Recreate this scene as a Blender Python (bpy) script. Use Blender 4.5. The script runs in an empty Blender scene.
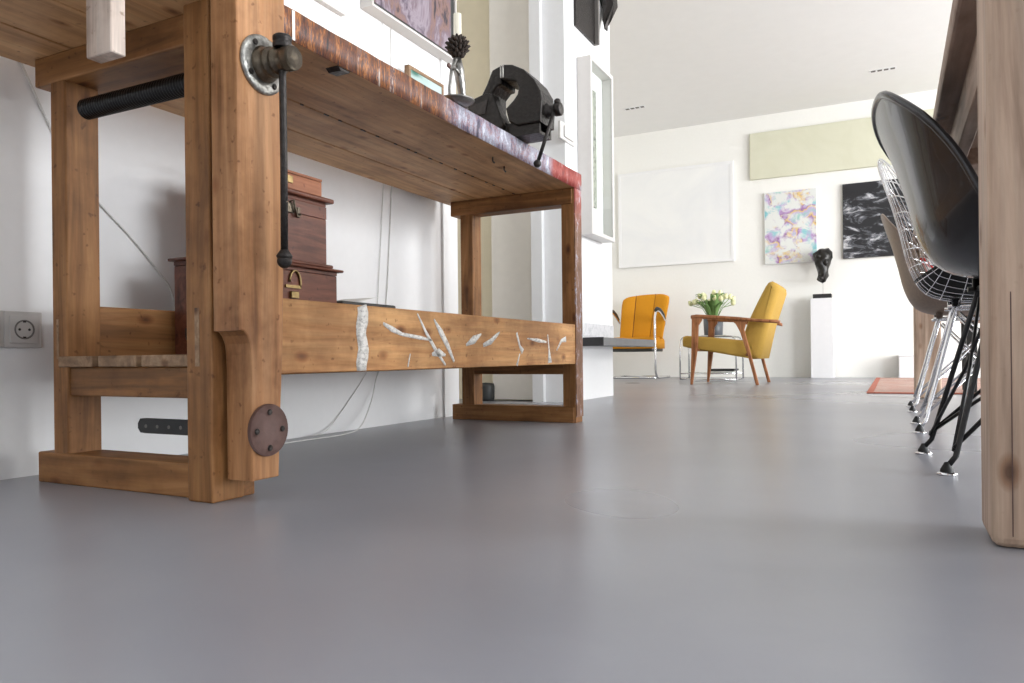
import bpy, bmesh, math, random
from mathutils import Vector, Matrix
random.seed(7)
SC = bpy.context.scene
COL = SC.collection
PI = math.pi

# ------------------------------------------------------------------ materials
def newmat(name):
    m = bpy.data.materials.new(name); m.use_nodes = True
    nt = m.node_tree; b = nt.nodes['Principled BSDF']
    return m, nt, b

def srgb(r, g, b):
    f = lambda c: (c/255/12.92) if c/255 <= .04045 else ((c/255+.055)/1.055)**2.4
    return (f(r), f(g), f(b), 1)

def ramp(nt, stops, interp='LINEAR'):
    n = nt.nodes.new('ShaderNodeValToRGB'); cr = n.color_ramp; cr.interpolation = interp
    while len(cr.elements) < len(stops): cr.elements.new(.5)
    for e, (p, c) in zip(cr.elements, stops): e.position = p; e.color = c
    return n

def coords(nt, scale=(1, 1, 1), loc=(0, 0, 0), rot=(0, 0, 0)):
    tc = nt.nodes.new('ShaderNodeTexCoord'); mp = nt.nodes.new('ShaderNodeMapping')
    mp.inputs['Scale'].default_value = scale; mp.inputs['Location'].default_value = loc
    mp.inputs['Rotation'].default_value = rot
    nt.links.new(tc.outputs['Object'], mp.inputs['Vector'])
    return mp

def noise(nt, vec, scale, detail=4, rough=.55, dist=0):
    n = nt.nodes.new('ShaderNodeTexNoise'); n.inputs['Scale'].default_value = scale
    n.inputs['Detail'].default_value = detail; n.inputs['Roughness'].default_value = rough
    n.inputs['Distortion'].default_value = dist
    nt.links.new(vec.outputs[0], n.inputs['Vector']); return n

def mixc(nt, fac, a, b, mode='MIX'):
    n = nt.nodes.new('ShaderNodeMix'); n.data_type = 'RGBA'; n.blend_type = mode
    for sock, v in ((n.inputs[0], fac), (n.inputs[6], a), (n.inputs[7], b)):
        if hasattr(v, 'is_output') or isinstance(v, bpy.types.NodeSocket): nt.links.new(v, sock)
        else: sock.default_value = v
    return n.outputs[2]

def bump(nt, b, h, strength=.2, dist=.01):
    n = nt.nodes.new('ShaderNodeBump'); n.inputs['Strength'].default_value = strength
    n.inputs['Distance'].default_value = dist
    nt.links.new(h, n.inputs['Height']); nt.links.new(n.outputs[0], b.inputs['Normal'])

def plain(name, col, rough=.5, metal=0, bumps=0, scale=60, var=.08, coat=0, spec=None):
    m, nt, b = newmat(name)
    v = coords(nt); n = noise(nt, v, scale)
    dark = tuple(c*(1-var*2) for c in col[:3])+(1,)
    r = ramp(nt, [(.3, dark), (.7, col)])
    nt.links.new(n.outputs['Fac'], r.inputs[0]); nt.links.new(r.outputs[0], b.inputs['Base Color'])
    b.inputs['Roughness'].default_value = rough; b.inputs['Metallic'].default_value = metal
    if coat: b.inputs['Coat Weight'].default_value = coat
    if spec is not None: b.inputs['Specular IOR Level'].default_value = spec
    if bumps: bump(nt, b, n.outputs['Fac'], bumps)
    return m

def wood(name, c_dark, c_mid, c_light, grain='Y', rough=.55, knots=True, fine=1.0, off=0, stain=.6, speck=.8):
    m, nt, b = newmat(name)
    g = {'X': 0, 'Y': 1, 'Z': 2}[grain]
    s = [17, 17, 17]; s[g] = 1.5
    v = coords(nt, tuple(s), (off, off*1.7, off*.6))
    n1 = noise(nt, v, 1.6*fine, 6, .6, 1.2)
    s2 = [70, 70, 70]; s2[g] = 4
    v2 = coords(nt, tuple(s2), (off, 0, off)); n2 = noise(nt, v2, 1.2*fine, 3, .6)
    r = ramp(nt, [(.25, c_dark), (.47, c_mid), (.72, c_light)])
    nt.links.new(n1.outputs['Fac'], r.inputs[0])
    r2 = ramp(nt, [(.3, (.62, .62, .62, 1)), (.62, (1, 1, 1, 1))])
    nt.links.new(n2.outputs['Fac'], r2.inputs[0])
    c = mixc(nt, .75, r.outputs[0], r2.outputs[0], 'MULTIPLY')
    v3 = coords(nt, (2.3, 2.3, 2.3), (off+3, off, 0)); n3 = noise(nt, v3, 2.2, 5, .65)
    r3 = ramp(nt, [(.34, (.42, .34, .28, 1)), (.55, (1, 1, 1, 1))])
    nt.links.new(n3.outputs['Fac'], r3.inputs[0])
    c = mixc(nt, stain, c, r3.outputs[0], 'MULTIPLY')
    if knots:
        s4 = [15, 15, 15]; s4[g] = 8
        v4 = coords(nt, tuple(s4), (off*2, off, .3))
        vo = nt.nodes.new('ShaderNodeTexVoronoi'); vo.inputs['Scale'].default_value = 1.0
        nt.links.new(v4.outputs[0], vo.inputs['Vector'])
        r4 = ramp(nt, [(.05, (.20, .12, .08, 1)), (.12, (.62, .48, .38, 1)), (.2, (1, 1, 1, 1))])
        nt.links.new(vo.outputs['Distance'], r4.inputs[0])
        c = mixc(nt, .85, c, r4.outputs[0], 'MULTIPLY')
    sp = noise(nt, coords(nt, (40, 40, 40), (off, off, off)), 1.6, 2, .5)
    r5 = ramp(nt, [(.66, (1, 1, 1, 1)), (.74, (.45, .36, .3, 1))]); nt.links.new(sp.outputs['Fac'], r5.inputs[0])
    c = mixc(nt, speck, c, r5.outputs[0], 'MULTIPLY')
    nt.links.new(c, b.inputs['Base Color'])
    b.inputs['Roughness'].default_value = rough
    b.inputs['Specular IOR Level'].default_value = .3
    bump(nt, b, n2.outputs['Fac'], .25, .002)
    return m

BW = (srgb(100, 66, 36), srgb(147, 101, 58), srgb(172, 124, 78))
WX = wood('bench_wood_x', *BW, 'X', off=.3)
WY = wood('bench_wood_y', *BW, 'Y', off=1.3)
WZ = wood('bench_wood_z', *BW, 'Z', off=2.1)
WJ = wood('jaw_wood', srgb(134, 90, 54), srgb(178, 127, 84), srgb(200, 150, 106), 'Z', off=5.1, stain=.8)
WSTR = wood('stretcher_wood', srgb(158, 106, 60), srgb(192, 140, 88), srgb(210, 162, 108), 'Y', off=4.0)
WUND = wood('underside_wood', srgb(150, 108, 68), srgb(198, 152, 106), srgb(216, 172, 126), 'Y', off=7, fine=.6, stain=.5)
WGR = wood('shelf_slat_wood', srgb(105, 80, 60), srgb(150, 120, 92), srgb(180, 150, 120), 'Y', off=6)
WPALE = wood('pale_batten_wood', srgb(170, 150, 135), srgb(205, 186, 172), srgb(225, 210, 198), 'Z', off=2.9)
MAH = wood('mahogany', srgb(62, 32, 24), srgb(104, 60, 44), srgb(132, 80, 60), 'Y', .4, False, off=1)
MAHL = wood('cigar_cedar', srgb(130, 76, 48), srgb(164, 102, 68), srgb(184, 120, 84), 'Y', .45, False, off=8)
TBL = wood('table_oak', srgb(150, 122, 102), srgb(196, 168, 146), srgb(216, 192, 170), 'Z', .55, off=.9, fine=.7, stain=.2, speck=.15)
TBLY = wood('table_oak_long', srgb(120, 96, 82), srgb(160, 134, 116), srgb(182, 156, 138), 'Y', .55, off=.9, fine=.7, stain=.5, speck=.2)
TEAK = wood('teak', srgb(118, 72, 44), srgb(164, 108, 70), srgb(188, 130, 90), 'Z', .4, False, off=.4)

WALL = plain('wall_white', srgb(240, 240, 240), .85, bumps=.03, scale=40, var=.01)
WALLW = plain('wall_warm_white', srgb(241, 240, 235), .85, bumps=.03, scale=40, var=.01)
CEIL = plain('ceiling_white', srgb(238, 237, 234), .9, scale=10, var=.01)
CREAM = plain('cream_paint', srgb(252, 240, 212), .8, scale=20, var=.02)
BEIGE = plain('beige_door_paint', srgb(242, 236, 226), .6, scale=20, var=.02)
TRIMW = plain('white_gloss_paint', srgb(240, 240, 240), .4, scale=20, var=.01)
PLASTIC = plain('white_plastic', srgb(202, 199, 196), .35, scale=20, var=.01)
FRAMEW = plain('white_frame', srgb(208, 204, 200), .45, scale=30, var=.02)
PAPER = plain('paper', srgb(238, 238, 234), .8, scale=30, var=.02)
IRON = plain('dark_iron', srgb(62, 58, 56), .42, .7, .25, 120, .2)
VISEM = plain('vise_iron', srgb(40, 36, 33), .36, .6, .3, 90, .25)
DARKM = plain('black_steel', srgb(22, 22, 23), .3, .3, 0, 60, .1)
PLATE = plain('brown_painted_steel', srgb(104, 78, 72), .5, .3, .15, 60, .15)
STEEL = plain('worn_steel', srgb(176, 174, 168), .38, .85, .4, 70, .3)
BRONZE = plain('bronze_steel', srgb(112, 102, 88), .35, .85, .25, 80, .25)
CHROME = plain('chrome', srgb(228, 228, 230), .09, 1, 0, 20, .02)
BRASS = plain('brass', srgb(150, 128, 88), .4, .9, .1, 80, .15)
SILVER = plain('tarnished_silver', srgb(150, 148, 144), .3, .9, .2, 70, .2)
BLACKSH = plain('black_shell_plastic', srgb(30, 30, 33), .27, 0, .02, 30, .1, coat=.3)
BROWNSH = plain('taupe_fibreglass', srgb(132, 112, 96), .4, 0, .04, 90, .12)
BLACKF = plain('black_fabric', srgb(24, 24, 25), .85, 0, .2, 200, .2)
RUBBER = plain('black_rubber', srgb(16, 16, 16), .6)
YEL = plain('orange_yellow_wool', srgb(222, 150, 18), .85, 0, .25, 220, .10)
MUST = plain('mustard_wool', srgb(194, 156, 70), .88, 0, .3, 220, .12)
PIPE = plain('brown_seam_piping', srgb(110, 62, 14), .8)
SLATE = plain('dark_hearth_stone', srgb(58, 58, 60), .3, 0, .05, 30, .15)
HEARTH = plain('grey_hearth_stone', srgb(98, 100, 104), .35, 0, .05, 30, .1)
STONE = plain('bronze_sculpture', srgb(42, 40, 38), .28, .3, .5, 18, .3)
WAX = plain('candle_wax', srgb(240, 234, 216), .5, scale=10, var=.02)
CONE = plain('pine_cone_scales', srgb(60, 48, 40), .8, 0, .2, 90, .3)
POT = plain('grey_glazed_pot', srgb(88, 92, 98), .4, 0, .05, 20, .1)
LEAF = plain('tulip_leaf', srgb(132, 170, 98), .5, 0, 0, 30, .2)
TULIP = plain('pale_yellow_petal', srgb(240, 240, 190), .6, 0, 0, 30, .04)
CABLE = plain('white_cable', srgb(226, 226, 222), .5)
BLACKFR = plain('black_picture', srgb(52, 53, 52), .5, 0, .05, 20, .1)
DARKRES = plain('dark_recess', srgb(120, 116, 112), .9)
MAGAZ = plain('magazine_black', srgb(30, 30, 32), .5)
GREEN = plain('green_bronze_patina', srgb(96, 104, 70), .6, .3, .3, 60, .3)
PEDW = plain('plinth_white', srgb(232, 232, 234), .55, scale=20, var=.01)

def floor_mat():
    m, nt, b = newmat('grey_cast_floor')
    v = coords(nt, (1, 1, 1)); n = noise(nt, v, 1.1, 6, .6, .4)
    r = ramp(nt, [(.3, srgb(135, 136, 144)), (.5, srgb(145, 146, 153)), (.7, srgb(154, 155, 160))])
    nt.links.new(n.outputs['Fac'], r.inputs[0])
    v2 = coords(nt, (1, 2.2, 1), (0, 0, 0), (0, 0, .5)); n2 = noise(nt, v2, 1.8, 4, .5, .3)
    r2 = ramp(nt, [(.2, (.90, .90, .91, 1)), (.8, (1, 1, 1, 1))])
    nt.links.new(n2.outputs['Fac'], r2.inputs[0])
    c = mixc(nt, 1, r.outputs[0], r2.outputs[0], 'MULTIPLY')
    nt.links.new(c, b.inputs['Base Color'])
    n3 = noise(nt, coords(nt, (1, 1, 1), (5, 3, 0)), .9, 1.5, .4)
    rr = ramp(nt, [(0, (.22, .22, .22, 1)), (1, (.36, .36, .36, 1))])
    nt.links.new(n3.outputs['Fac'], rr.inputs[0]); nt.links.new(rr.outputs[0], b.inputs['Roughness'])
    b.inputs['Specular IOR Level'].default_value = .6
    return m
FLOOR = floor_mat()

def paint_edge():
    """streaky dried paint on the bench front edge: browns and blues, then white and blue, red at the end"""
    m, nt, b = newmat('paint_stained_edge')
    v = coords(nt, (34, 34, 5)); n = noise(nt, v, 1.0, 5, .8, .2)
    A = ramp(nt, [(.5+(p-.5)*.62, c) for p, c in [(.26, srgb(34, 30, 38)), (.36, srgb(84, 48, 34)), (.42, srgb(128, 76, 48)), (.46, srgb(64, 56, 60)), (.5, srgb(104, 62, 40)),
                  (.54, srgb(146, 86, 46)), (.58, srgb(186, 124, 68)), (.63, srgb(72, 72, 86)), (.68, srgb(120, 70, 50)), (.76, srgb(196, 186, 176))]])
    nt.links.new(n.outputs['Fac'], A.inputs[0])
    v2 = coords(nt, (30, 30, 12), (3, 1, 0)); n2 = noise(nt, v2, 1.2, 6, .8, .3)
    B = ramp(nt, [(.5+(p-.5)*.62, c) for p, c in [(.28, srgb(70, 62, 78)), (.38, srgb(118, 118, 140)), (.43, srgb(160, 100, 84)), (.46, srgb(136, 136, 152)), (.52, srgb(170, 172, 186)), (.57, srgb(112, 100, 112)), (.61, srgb(180, 182, 196)), (.7, srgb(206, 208, 216))]])
    nt.links.new(n2.outputs['Fac'], B.inputs[0])
    C = ramp(nt, [(.3, srgb(96, 30, 26)), (.48, srgb(146, 48, 40)), (.56, srgb(160, 84, 76)), (.66, srgb(190, 190, 198))])
    nt.links.new(n2.outputs['Fac'], C.inputs[0])
    tc = nt.nodes.new('ShaderNodeTexCoord'); sp = nt.nodes.new('ShaderNodeSeparateXYZ')
    nt.links.new(tc.outputs['Object'], sp.inputs[0])
    nn = noise(nt, coords(nt, (1, 1, 1)), 9, 3)
    ad = nt.nodes.new('ShaderNodeMath'); ad.operation = 'MULTIPLY_ADD'
    nt.links.new(nn.outputs['Fac'], ad.inputs[0]); ad.inputs[1].default_value = .16; nt.links.new(sp.outputs['Y'], ad.inputs[2])
    def step(lo, hi):
        mr = nt.nodes.new('ShaderNodeMapRange'); mr.inputs[1].default_value = lo; mr.inputs[2].default_value = hi
        nt.links.new(ad.outputs[0], mr.inputs[0]); return mr.outputs[0]
    oy = 1.66
    c = mixc(nt, step(1.62-oy, 1.70-oy), A.outputs[0], B.outputs[0])
    c = mixc(nt, step(2.26-oy, 2.30-oy), c, C.outputs[0])
    # lower on the leg the paint gives way to wood and pale blue
    mr = nt.nodes.new('ShaderNodeMapRange'); mr.inputs[1].default_value = .80; mr.inputs[2].default_value = .66
    nt.links.new(sp.outputs['Z'], mr.inputs[0])
    D = ramp(nt, [(.36, srgb(84, 54, 38)), (.50, srgb(116, 78, 52)), (.57, srgb(130, 96, 80)), (.62, srgb(160, 166, 182)), (.7, srgb(120, 74, 60))])
    nt.links.new(n2.outputs['Fac'], D.inputs[0])
    c = mixc(nt, mr.outputs[0], c, D.outputs[0])
    nt.links.new(c, b.inputs['Base Color']); b.inputs['Roughness'].default_value = .55
    bump(nt, b, n2.outputs['Fac'], .3, .002)
    return m
PAINT = paint_edge()

def splat(name, stops, scale, stretch=(1, 1, 1), dist=1.5, detail=5, rough=.6, interp='LINEAR', loc=(0, 0, 0), r=.6):
    m, nt, b = newmat(name)
    n = noise(nt, coords(nt, stretch, loc), scale, detail, rough, dist)
    rp = ramp(nt, stops, interp); nt.links.new(n.outputs['Fac'], rp.inputs[0])
    nt.links.new(rp.outputs[0], b.inputs['Base Color']); b.inputs['Roughness'].default_value = r
    return m
W8 = srgb(236, 236, 232)
def pastel():
    m, nt, b = newmat('pastel_abstract')
    hue = noise(nt, coords(nt, (1, 1, 1), (2, 0, 5)), 5.5, 3, .5, .3)
    col = ramp(nt, [(.30, srgb(120, 190, 200)), (.40, srgb(150, 200, 205)), (.46, srgb(190, 160, 205)), (.51, srgb(150, 110, 160)), (.55, srgb(226, 196, 110)), (.60, srgb(190, 170, 210)), (.68, srgb(150, 196, 190))])
    nt.links.new(hue.outputs['Fac'], col.inputs[0])
    mk = noise(nt, coords(nt, (1, 1, 1), (7, 1, 2)), 9, 5, .65, .5)
    mr = ramp(nt, [(.46, (0, 0, 0, 1)), (.60, (1, 1, 1, 1))]); nt.links.new(mk.outputs['Fac'], mr.inputs[0])
    nt.links.new(mixc(nt, mr.outputs[0], srgb(222, 224, 220), col.outputs[0]), b.inputs['Base Color'])
    b.inputs['Roughness'].default_value = .7
    return m
ABS = pastel()
WAVE = splat('dark_water_painting', [(0, srgb(16, 16, 19)), (.50, srgb(24, 24, 28)), (.57, srgb(90, 92, 98)), (.66, srgb(205, 205, 208)), (.72, srgb(40, 40, 46))], 4.6, (1, 1, 2.4), .8, 6, .68, loc=(4.2, 0, 1))
PURP = splat('mauve_painting', [(.36, srgb(40, 34, 42)), (.43, srgb(92, 78, 92)), (.49, srgb(144, 132, 142)), (.55, srgb(108, 90, 100)), (.60, srgb(130, 100, 92)), (.66, srgb(52, 44, 54))], 3.5, (1, 2, 1), .6, 6, .65)
TAN = splat('tan_canvas_paint', [(.3, srgb(208, 207, 184)), (.7, srgb(216, 215, 194))], 2)
WHT = splat('white_relief_canvas', [(.3, srgb(232, 233, 234)), (.7, srgb(241, 241, 239))], 1.6, loc=(3, 0, 0))
STRIP = splat('grey_green_texture_strip', [(.3, srgb(70, 72, 66)), (.45, srgb(140, 142, 134)), (.55, srgb(168, 170, 156)), (.7, srgb(90, 92, 86))], 30, (1, 1, 1), 1, 5)
MARB = splat('white_marble', [(.3, srgb(176, 178, 182)), (.5, srgb(214, 215, 218)), (.7, srgb(228, 228, 230))], 14, (1, 1, 1), 2.5, 8, .8, r=.35)
SMALL = splat('small_green_print', [(.5, srgb(176, 192, 190)), (.58, srgb(160, 182, 178)), (.62, srgb(50, 104, 90))], 6, (1, 1, 1), .5, 2)
RUG = splat('striped_rug_weave', [(.36, srgb(160, 90, 74)), (.44, srgb(196, 182, 172)), (.49, srgb(172, 104, 86)), (.53, srgb(204, 194, 186)), (.58, srgb(170, 110, 94)), (.66, srgb(134, 126, 124))], 2.5, (.4, 7, 1), .2, 5, .7, r=.95)
RUGB = plain('rug_red_border', srgb(190, 112, 92), .95, 0, .2, 150, .15)
REDW = splat('red_white_cushion_cloth', [(.45, srgb(240, 232, 228)), (.5, srgb(214, 40, 36)), (.6, srgb(214, 40, 36)), (.66, srgb(245, 240, 236))], 14, (1, 1, 1), .6, 2, .5, r=.9)
def smear_mat():
    m, nt, b = newmat('dried_white_paint')
    n = noise(nt, coords(nt, (30, 30, 55), (0, 0, 0)), 2.2, 6, .75, .2)
    tr = nt.nodes.new('ShaderNodeBsdfTransparent'); mx = nt.nodes.new('ShaderNodeMixShader')
    r = ramp(nt, [(.3, (.25, .25, .25, 1)), (.55, (.9, .9, .9, 1))]); nt.links.new(n.outputs['Fac'], r.inputs[0])
    nt.links.new(r.outputs[0], mx.inputs[0]); nt.links.new(tr.outputs[0], mx.inputs[1]); nt.links.new(b.outputs[0], mx.inputs[2])
    nt.links.new(mx.outputs[0], nt.nodes['Material Output'].inputs[0])
    b.inputs['Base Color'].default_value = srgb(226, 222, 216); b.inputs['Roughness'].default_value = .7
    return m
SMEAR = smear_mat()
def glass_mat():
    m, nt, b = newmat('picture_glass')
    tr = nt.nodes.new('ShaderNodeBsdfTransparent'); gl = nt.nodes.new('ShaderNodeBsdfGlossy'); gl.inputs['Roughness'].default_value = .03
    mx = nt.nodes.new('ShaderNodeMixShader')
    tr.inputs[0].default_value = (.97, .985, .98, 1)
    mx.inputs[0].default_value = .045; nt.links.new(tr.outputs[0], mx.inputs[1]); nt.links.new(gl.outputs[0], mx.inputs[2])
    nt.links.new(mx.outputs[0], nt.nodes['Material Output'].inputs[0])
    nt.nodes.remove(b); return m
GLASS = glass_mat()

# ------------------------------------------------------------------ mesh helpers
class MB:
    def __init__(s): s.bm = bmesh.new(); s.mats = []
    def _mi(s, m):
        if m is None: return 0
        if m not in s.mats: s.mats.append(m)
        return s.mats.index(m)
    def box(s, x0, x1, y0, y1, z0, z1, bev=0, seg=1, M=None):
        r = bmesh.ops.create_cube(s.bm, size=1)
        vs = r['verts']
        for v in vs:
            v.co = Vector((x0+(v.co.x+.5)*(x1-x0), y0+(v.co.y+.5)*(y1-y0), z0+(v.co.z+.5)*(z1-z0)))
        if bev > 0:
            es = list({e for v in vs for e in v.link_edges})
            q = bmesh.ops.bevel(s.bm, geom=es, offset=bev, segments=seg, affect='EDGES', profile=.5)
            vs = list({v for f in q['faces'] for v in f.verts} | {v for v in vs if v.is_valid})
        if M is not None:
            for v in vs: v.co = M @ v.co
        return s
    def prism(s, pts, axis, a0, a1, bev=0, seg=2):
        """polygon in the two other axes extruded along axis (0,1,2)"""
        def co(p, a):
            l = list(p); l.insert(axis, a); return Vector(l)
        A = [s.bm.verts.new(co(p, a0)) for p in pts]; B = [s.bm.verts.new(co(p, a1)) for p in pts]
        fs = [s.bm.faces.new(A), s.bm.faces.new(B[::-1])]
        n = len(pts)
        for i in range(n):
            j = (i+1) % n; fs.append(s.bm.faces.new((A[j], A[i], B[i], B[j])))
        bmesh.ops.recalc_face_normals(s.bm, faces=fs)
        if bev:
            es = list({e for f in fs[:2] for e in f.edges})
            bmesh.ops.bevel(s.bm, geom=es, offset=bev, segments=seg, affect='EDGES', profile=.5)
        return s
    def tube(s, pts, r, n=10, closed=False, cap=True, flat=None):
        pts = [Vector(p) for p in pts]; m = len(pts)
        R = r if isinstance(r, (list, tuple)) else [r]*m
        rings = []; up = None
        for i, p in enumerate(pts):
            if closed: t = (pts[(i+1) % m]-pts[i-1])
            else: t = (pts[min(i+1, m-1)]-pts[max(i-1, 0)])
            t.normalize()
            if up is None:
                up = t.orthogonal().normalized() if flat is None else Vector(flat)
            u = (up-t*up.dot(t))
            if u.length < 1e-5: u = t.orthogonal()
            u.normalize(); w = t.cross(u); up = u
            rings.append([s.bm.verts.new(p+(u*math.cos(2*PI*k/n)+w*math.sin(2*PI*k/n))*R[i]) for k in range(n)])
        fs = []
        for i in range(m if closed else m-1):
            a, b = rings[i], rings[(i+1) % m]
            for k in range(n):
                f = s.bm.faces.new((a[k], a[(k+1) % n], b[(k+1) % n], b[k])); f.smooth = True; fs.append(f)
        if cap and not closed:
            s.bm.faces.new(rings[0][::-1]); s.bm.faces.new(rings[-1])
        return s
    def lathe(s, prof, M=None, n=28):
        """prof: list of (r, h) about local z"""
        M = M or Matrix.Identity(4); rings = []
        for r, h in prof:
            if r < 1e-6: rings.append([s.bm.verts.new(M @ Vector((0, 0, h)))])
            else: rings.append([s.bm.verts.new(M @ Vector((r*math.cos(2*PI*k/n), r*math.sin(2*PI*k/n), h))) for k in range(n)])
        for a, b in zip(rings, rings[1:]):
            if len(a) == 1 and len(b) == 1: continue
            for k in range(n):
                k2 = (k+1) % n
                if len(a) == 1: f = s.bm.faces.new((a[0], b[k2], b[k]))
                elif len(b) == 1: f = s.bm.faces.new((a[k], a[k2], b[0]))
                else: f = s.bm.faces.new((a[k], a[k2], b[k2], b[k]))
                f.smooth = True
        return s
    def cyl(s, p, q, r, n=24, ch=0):
        p, q = Vector(p), Vector(q); L = (q-p).length
        M = Matrix.Translation(p) @ (q-p).to_track_quat('Z', 'Y').to_matrix().to_4x4()
        if ch: pr = [(0, 0), (r-ch, 0), (r-ch, 0), (r, ch), (r, ch), (r, L-ch), (r, L-ch), (r-ch, L), (r-ch, L), (0, L)]
        else: pr = [(0, 0), (r, 0), (r, 0), (r, L), (r, L), (0, L)]
        return s.lathe(pr, M, n)
    def ball(s, c, r, sc=(1, 1, 1), sub=3):
        q = bmesh.ops.create_icosphere(s.bm, subdivisions=sub, radius=1)
        for v in q['verts']:
            v.co = Vector((c[0]+v.co.x*r*sc[0], c[1]+v.co.y*r*sc[1], c[2]+v.co.z*r*sc[2]))
            for f in v.link_faces: f.smooth = True
        return s
    def grid(s, P, closed_u=False):
        """P[i][j] vectors"""
        V = [[s.bm.verts.new(p) for p in row] for row in P]
        for i in range(len(V)-1):
            for j in range(len(V[0])-1):
                f = s.bm.faces.new((V[i][j], V[i+1][j], V[i+1][j+1], V[i][j+1])); f.smooth = True
        return s
    def build(s, name, mat, parent=None, solid=0, sub=0, recalc=False):
        if recalc: bmesh.ops.recalc_face_normals(s.bm, faces=s.bm.faces[:])
        me = bpy.data.meshes.new(name)
        o = bpy.data.objects.new(name, me); COL.objects.link(o)
        org = Vector((0, 0, 0))
        if parent is not None:
            p = parent
            while p is not None: org += p.location; p = p.parent
            o.parent = parent
        for v in s.bm.verts: v.co -= org
        s.bm.to_mesh(me); s.bm.free()
        me.materials.append(mat)
        if solid:
            md = o.modifiers.new('solid', 'SOLIDIFY'); md.thickness = solid; md.offset = 0
        if sub:
            md = o.modifiers.new('sub', 'SUBSURF'); md.levels = sub; md.render_levels = sub
        return o

def tag(o, label=None, cat=None, group=None, kind=None):
    if label: o['label'] = label
    if cat: o['category'] = cat
    if group: o['group'] = group
    if kind: o['kind'] = kind
    return o
def thing(name, loc, label, cat, group=None):
    o = bpy.data.objects.new(name, None); o.empty_display_size = .1; COL.objects.link(o); o.location = loc
    bpy.context.view_layer.update()
    return tag(o, label, cat, group)
def solo(name, mb, mat, base, label, cat, group=None, **k):
    """a thing that is one mesh, its origin at its base"""
    o = mb.build(name, mat, None, **k); b = Vector(base)
    for v in o.data.vertices: v.co -= b
    o.location = b
    return tag(o, label, cat, group)
def struct(name, mb, mat, **k):
    return tag(mb.build(name, mat, **k), kind='structure')
def struct_box(name, mat, *b):
    return struct(name, MB().box(*b), mat)

# ------------------------------------------------------------------ room
H = 2.64
struct_box('floor', FLOOR, -3.3, 4.4, -3.2, 8.0, -.12, 0)
struct_box('ceiling', CEIL, -3.3, 4.4, -3.2, 8.0, H, H+.15)
struct_box('wall_left', WALL, -3.2, -1.555, -3.1, 2.56, 0, H)
struct_box('wall_back', WALLW, -3.2, 4.4, 7.9, 8.05, 0, H)
struct_box('wall_far_left', WALLW, -3.32, -3.2, 2.56, 7.9, 0, H)
# chimney breast: pillar with its marble strip
struct_box('wall_chimney', WALL, -1.57, -1.45, 3.47, 4.155, 0, H)
struct_box('wall_hallway', CREAM, -3.2, -1.57, 3.60, 4.155, 0, H)
d1 = struct_box('door_1', BEIGE, -1.89, -1.63, 3.50, 3.54, .008, 2.30)
struct_box('trim_1', TRIMW, -1.63, -1.57, 3.44, 3.60, 0, 2.38)
struct_box('trim_2', BEIGE, -1.92, -1.63, 3.50, 3.60, 2.30, 2.38)
struct_box('trim_3', TRIMW, -1.60, -1.545, 2.47, 2.575, 0, H)
struct_box('trim_4', MARB, -1.449, -1.443, 3.48, 4.152, .335, .405)
# right side: long glazed wall opening, and openings behind the camera
XR = 4.2
struct('wall_right', MB().box(XR, XR+.2, -3.1, .8, 0, H).box(XR, XR+.2, 2.8, 4.3, 0, H).box(XR, XR+.2, 6.8, 7.9, 0, H)
       .box(XR, XR+.2, .35, 7.3, 2.45, H).box(XR, XR+.2, .35, 7.3, 0, .10), WALL)
struct('wall_rear', MB().box(-1.555, 1.2, -3.2, -3.1, 0, H).box(3.4, 4.2, -3.2, -3.1, 0, H).box(1.2, 3.4, -3.2, -3.1, 2.3, H).box(1.2, 3.4, -3.2, -3.1, 0, .5), WALL)

# ------------------------------------------------------------------ workbench
bench = thing('workbench', (-1.22, 1.66, 0), 'old honey-brown wooden workbench with paint-stained front edge along the left wall', 'workbench')
LY0, LY1 = .852, .918
RY0, RY1 = 2.402, 2.465
# top: two boards and a back strip, front edge carries dried paint
top = MB().box(-1.195, -.972, .45, 2.465, .811, .867, .002).build('benchtop', WUND, bench)
MB().box(-1.352, -1.198, .45, 2.463, .811, .867, .002).build('benchtop', WUND, bench)
MB().box(-1.505, -1.355, .45, 2.463, .811, .867, .002).build('benchtop', WUND, bench)
e = MB()
n = 90
P = []
for i in range(n+1):
    y = .45+(2.466-.45)*i/n
    jz = .0005*math.sin(y*37)+.0003*math.sin(y*91)
    P.append([(-.972, y, .811), (-.9705+.0006*math.sin(y*53), y, .8105+jz*.8), (-.9695+.0006*math.sin(y*71), y, .84), (-.9705, y, .868+jz), (-.976, y, .8685+jz)])
e.grid(P)
MB_edge = e.build('painted_edge', PAINT, top, solid=.0008)
tag(MB_edge, 'front edge streaked with dried paint in brown, blue, white and red')
drip = MB().box(-.9688, -.9682, 1.039, 1.046, .812, .866).build('paint_drip', PAPER, top)
# nail holes and hooks under the top
for y, x in ((1.92, -1.03), (2.03, -1.05)):
    MB().tube([(x, y, .813), (x, y, .800), (x+.003, y+.004, .795), (x, y+.008, .798)], .0025, 6).build('iron_hook', IRON, bench)
MB().prism([(1.17, .8115), (1.21, .8115), (1.205, .806), (1.18, .804)], 0, -1.005, -.974).build('edge_notch_plate', IRON, bench, recalc=True)
for i in range(22):
    y = 1.0+i*.065+random.uniform(-.02, .02)
    MB().box(-1.1985, -1.1945, y, y+.008+.01*random.random(), .8095, .812).build('nail', IRON, bench)
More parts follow.
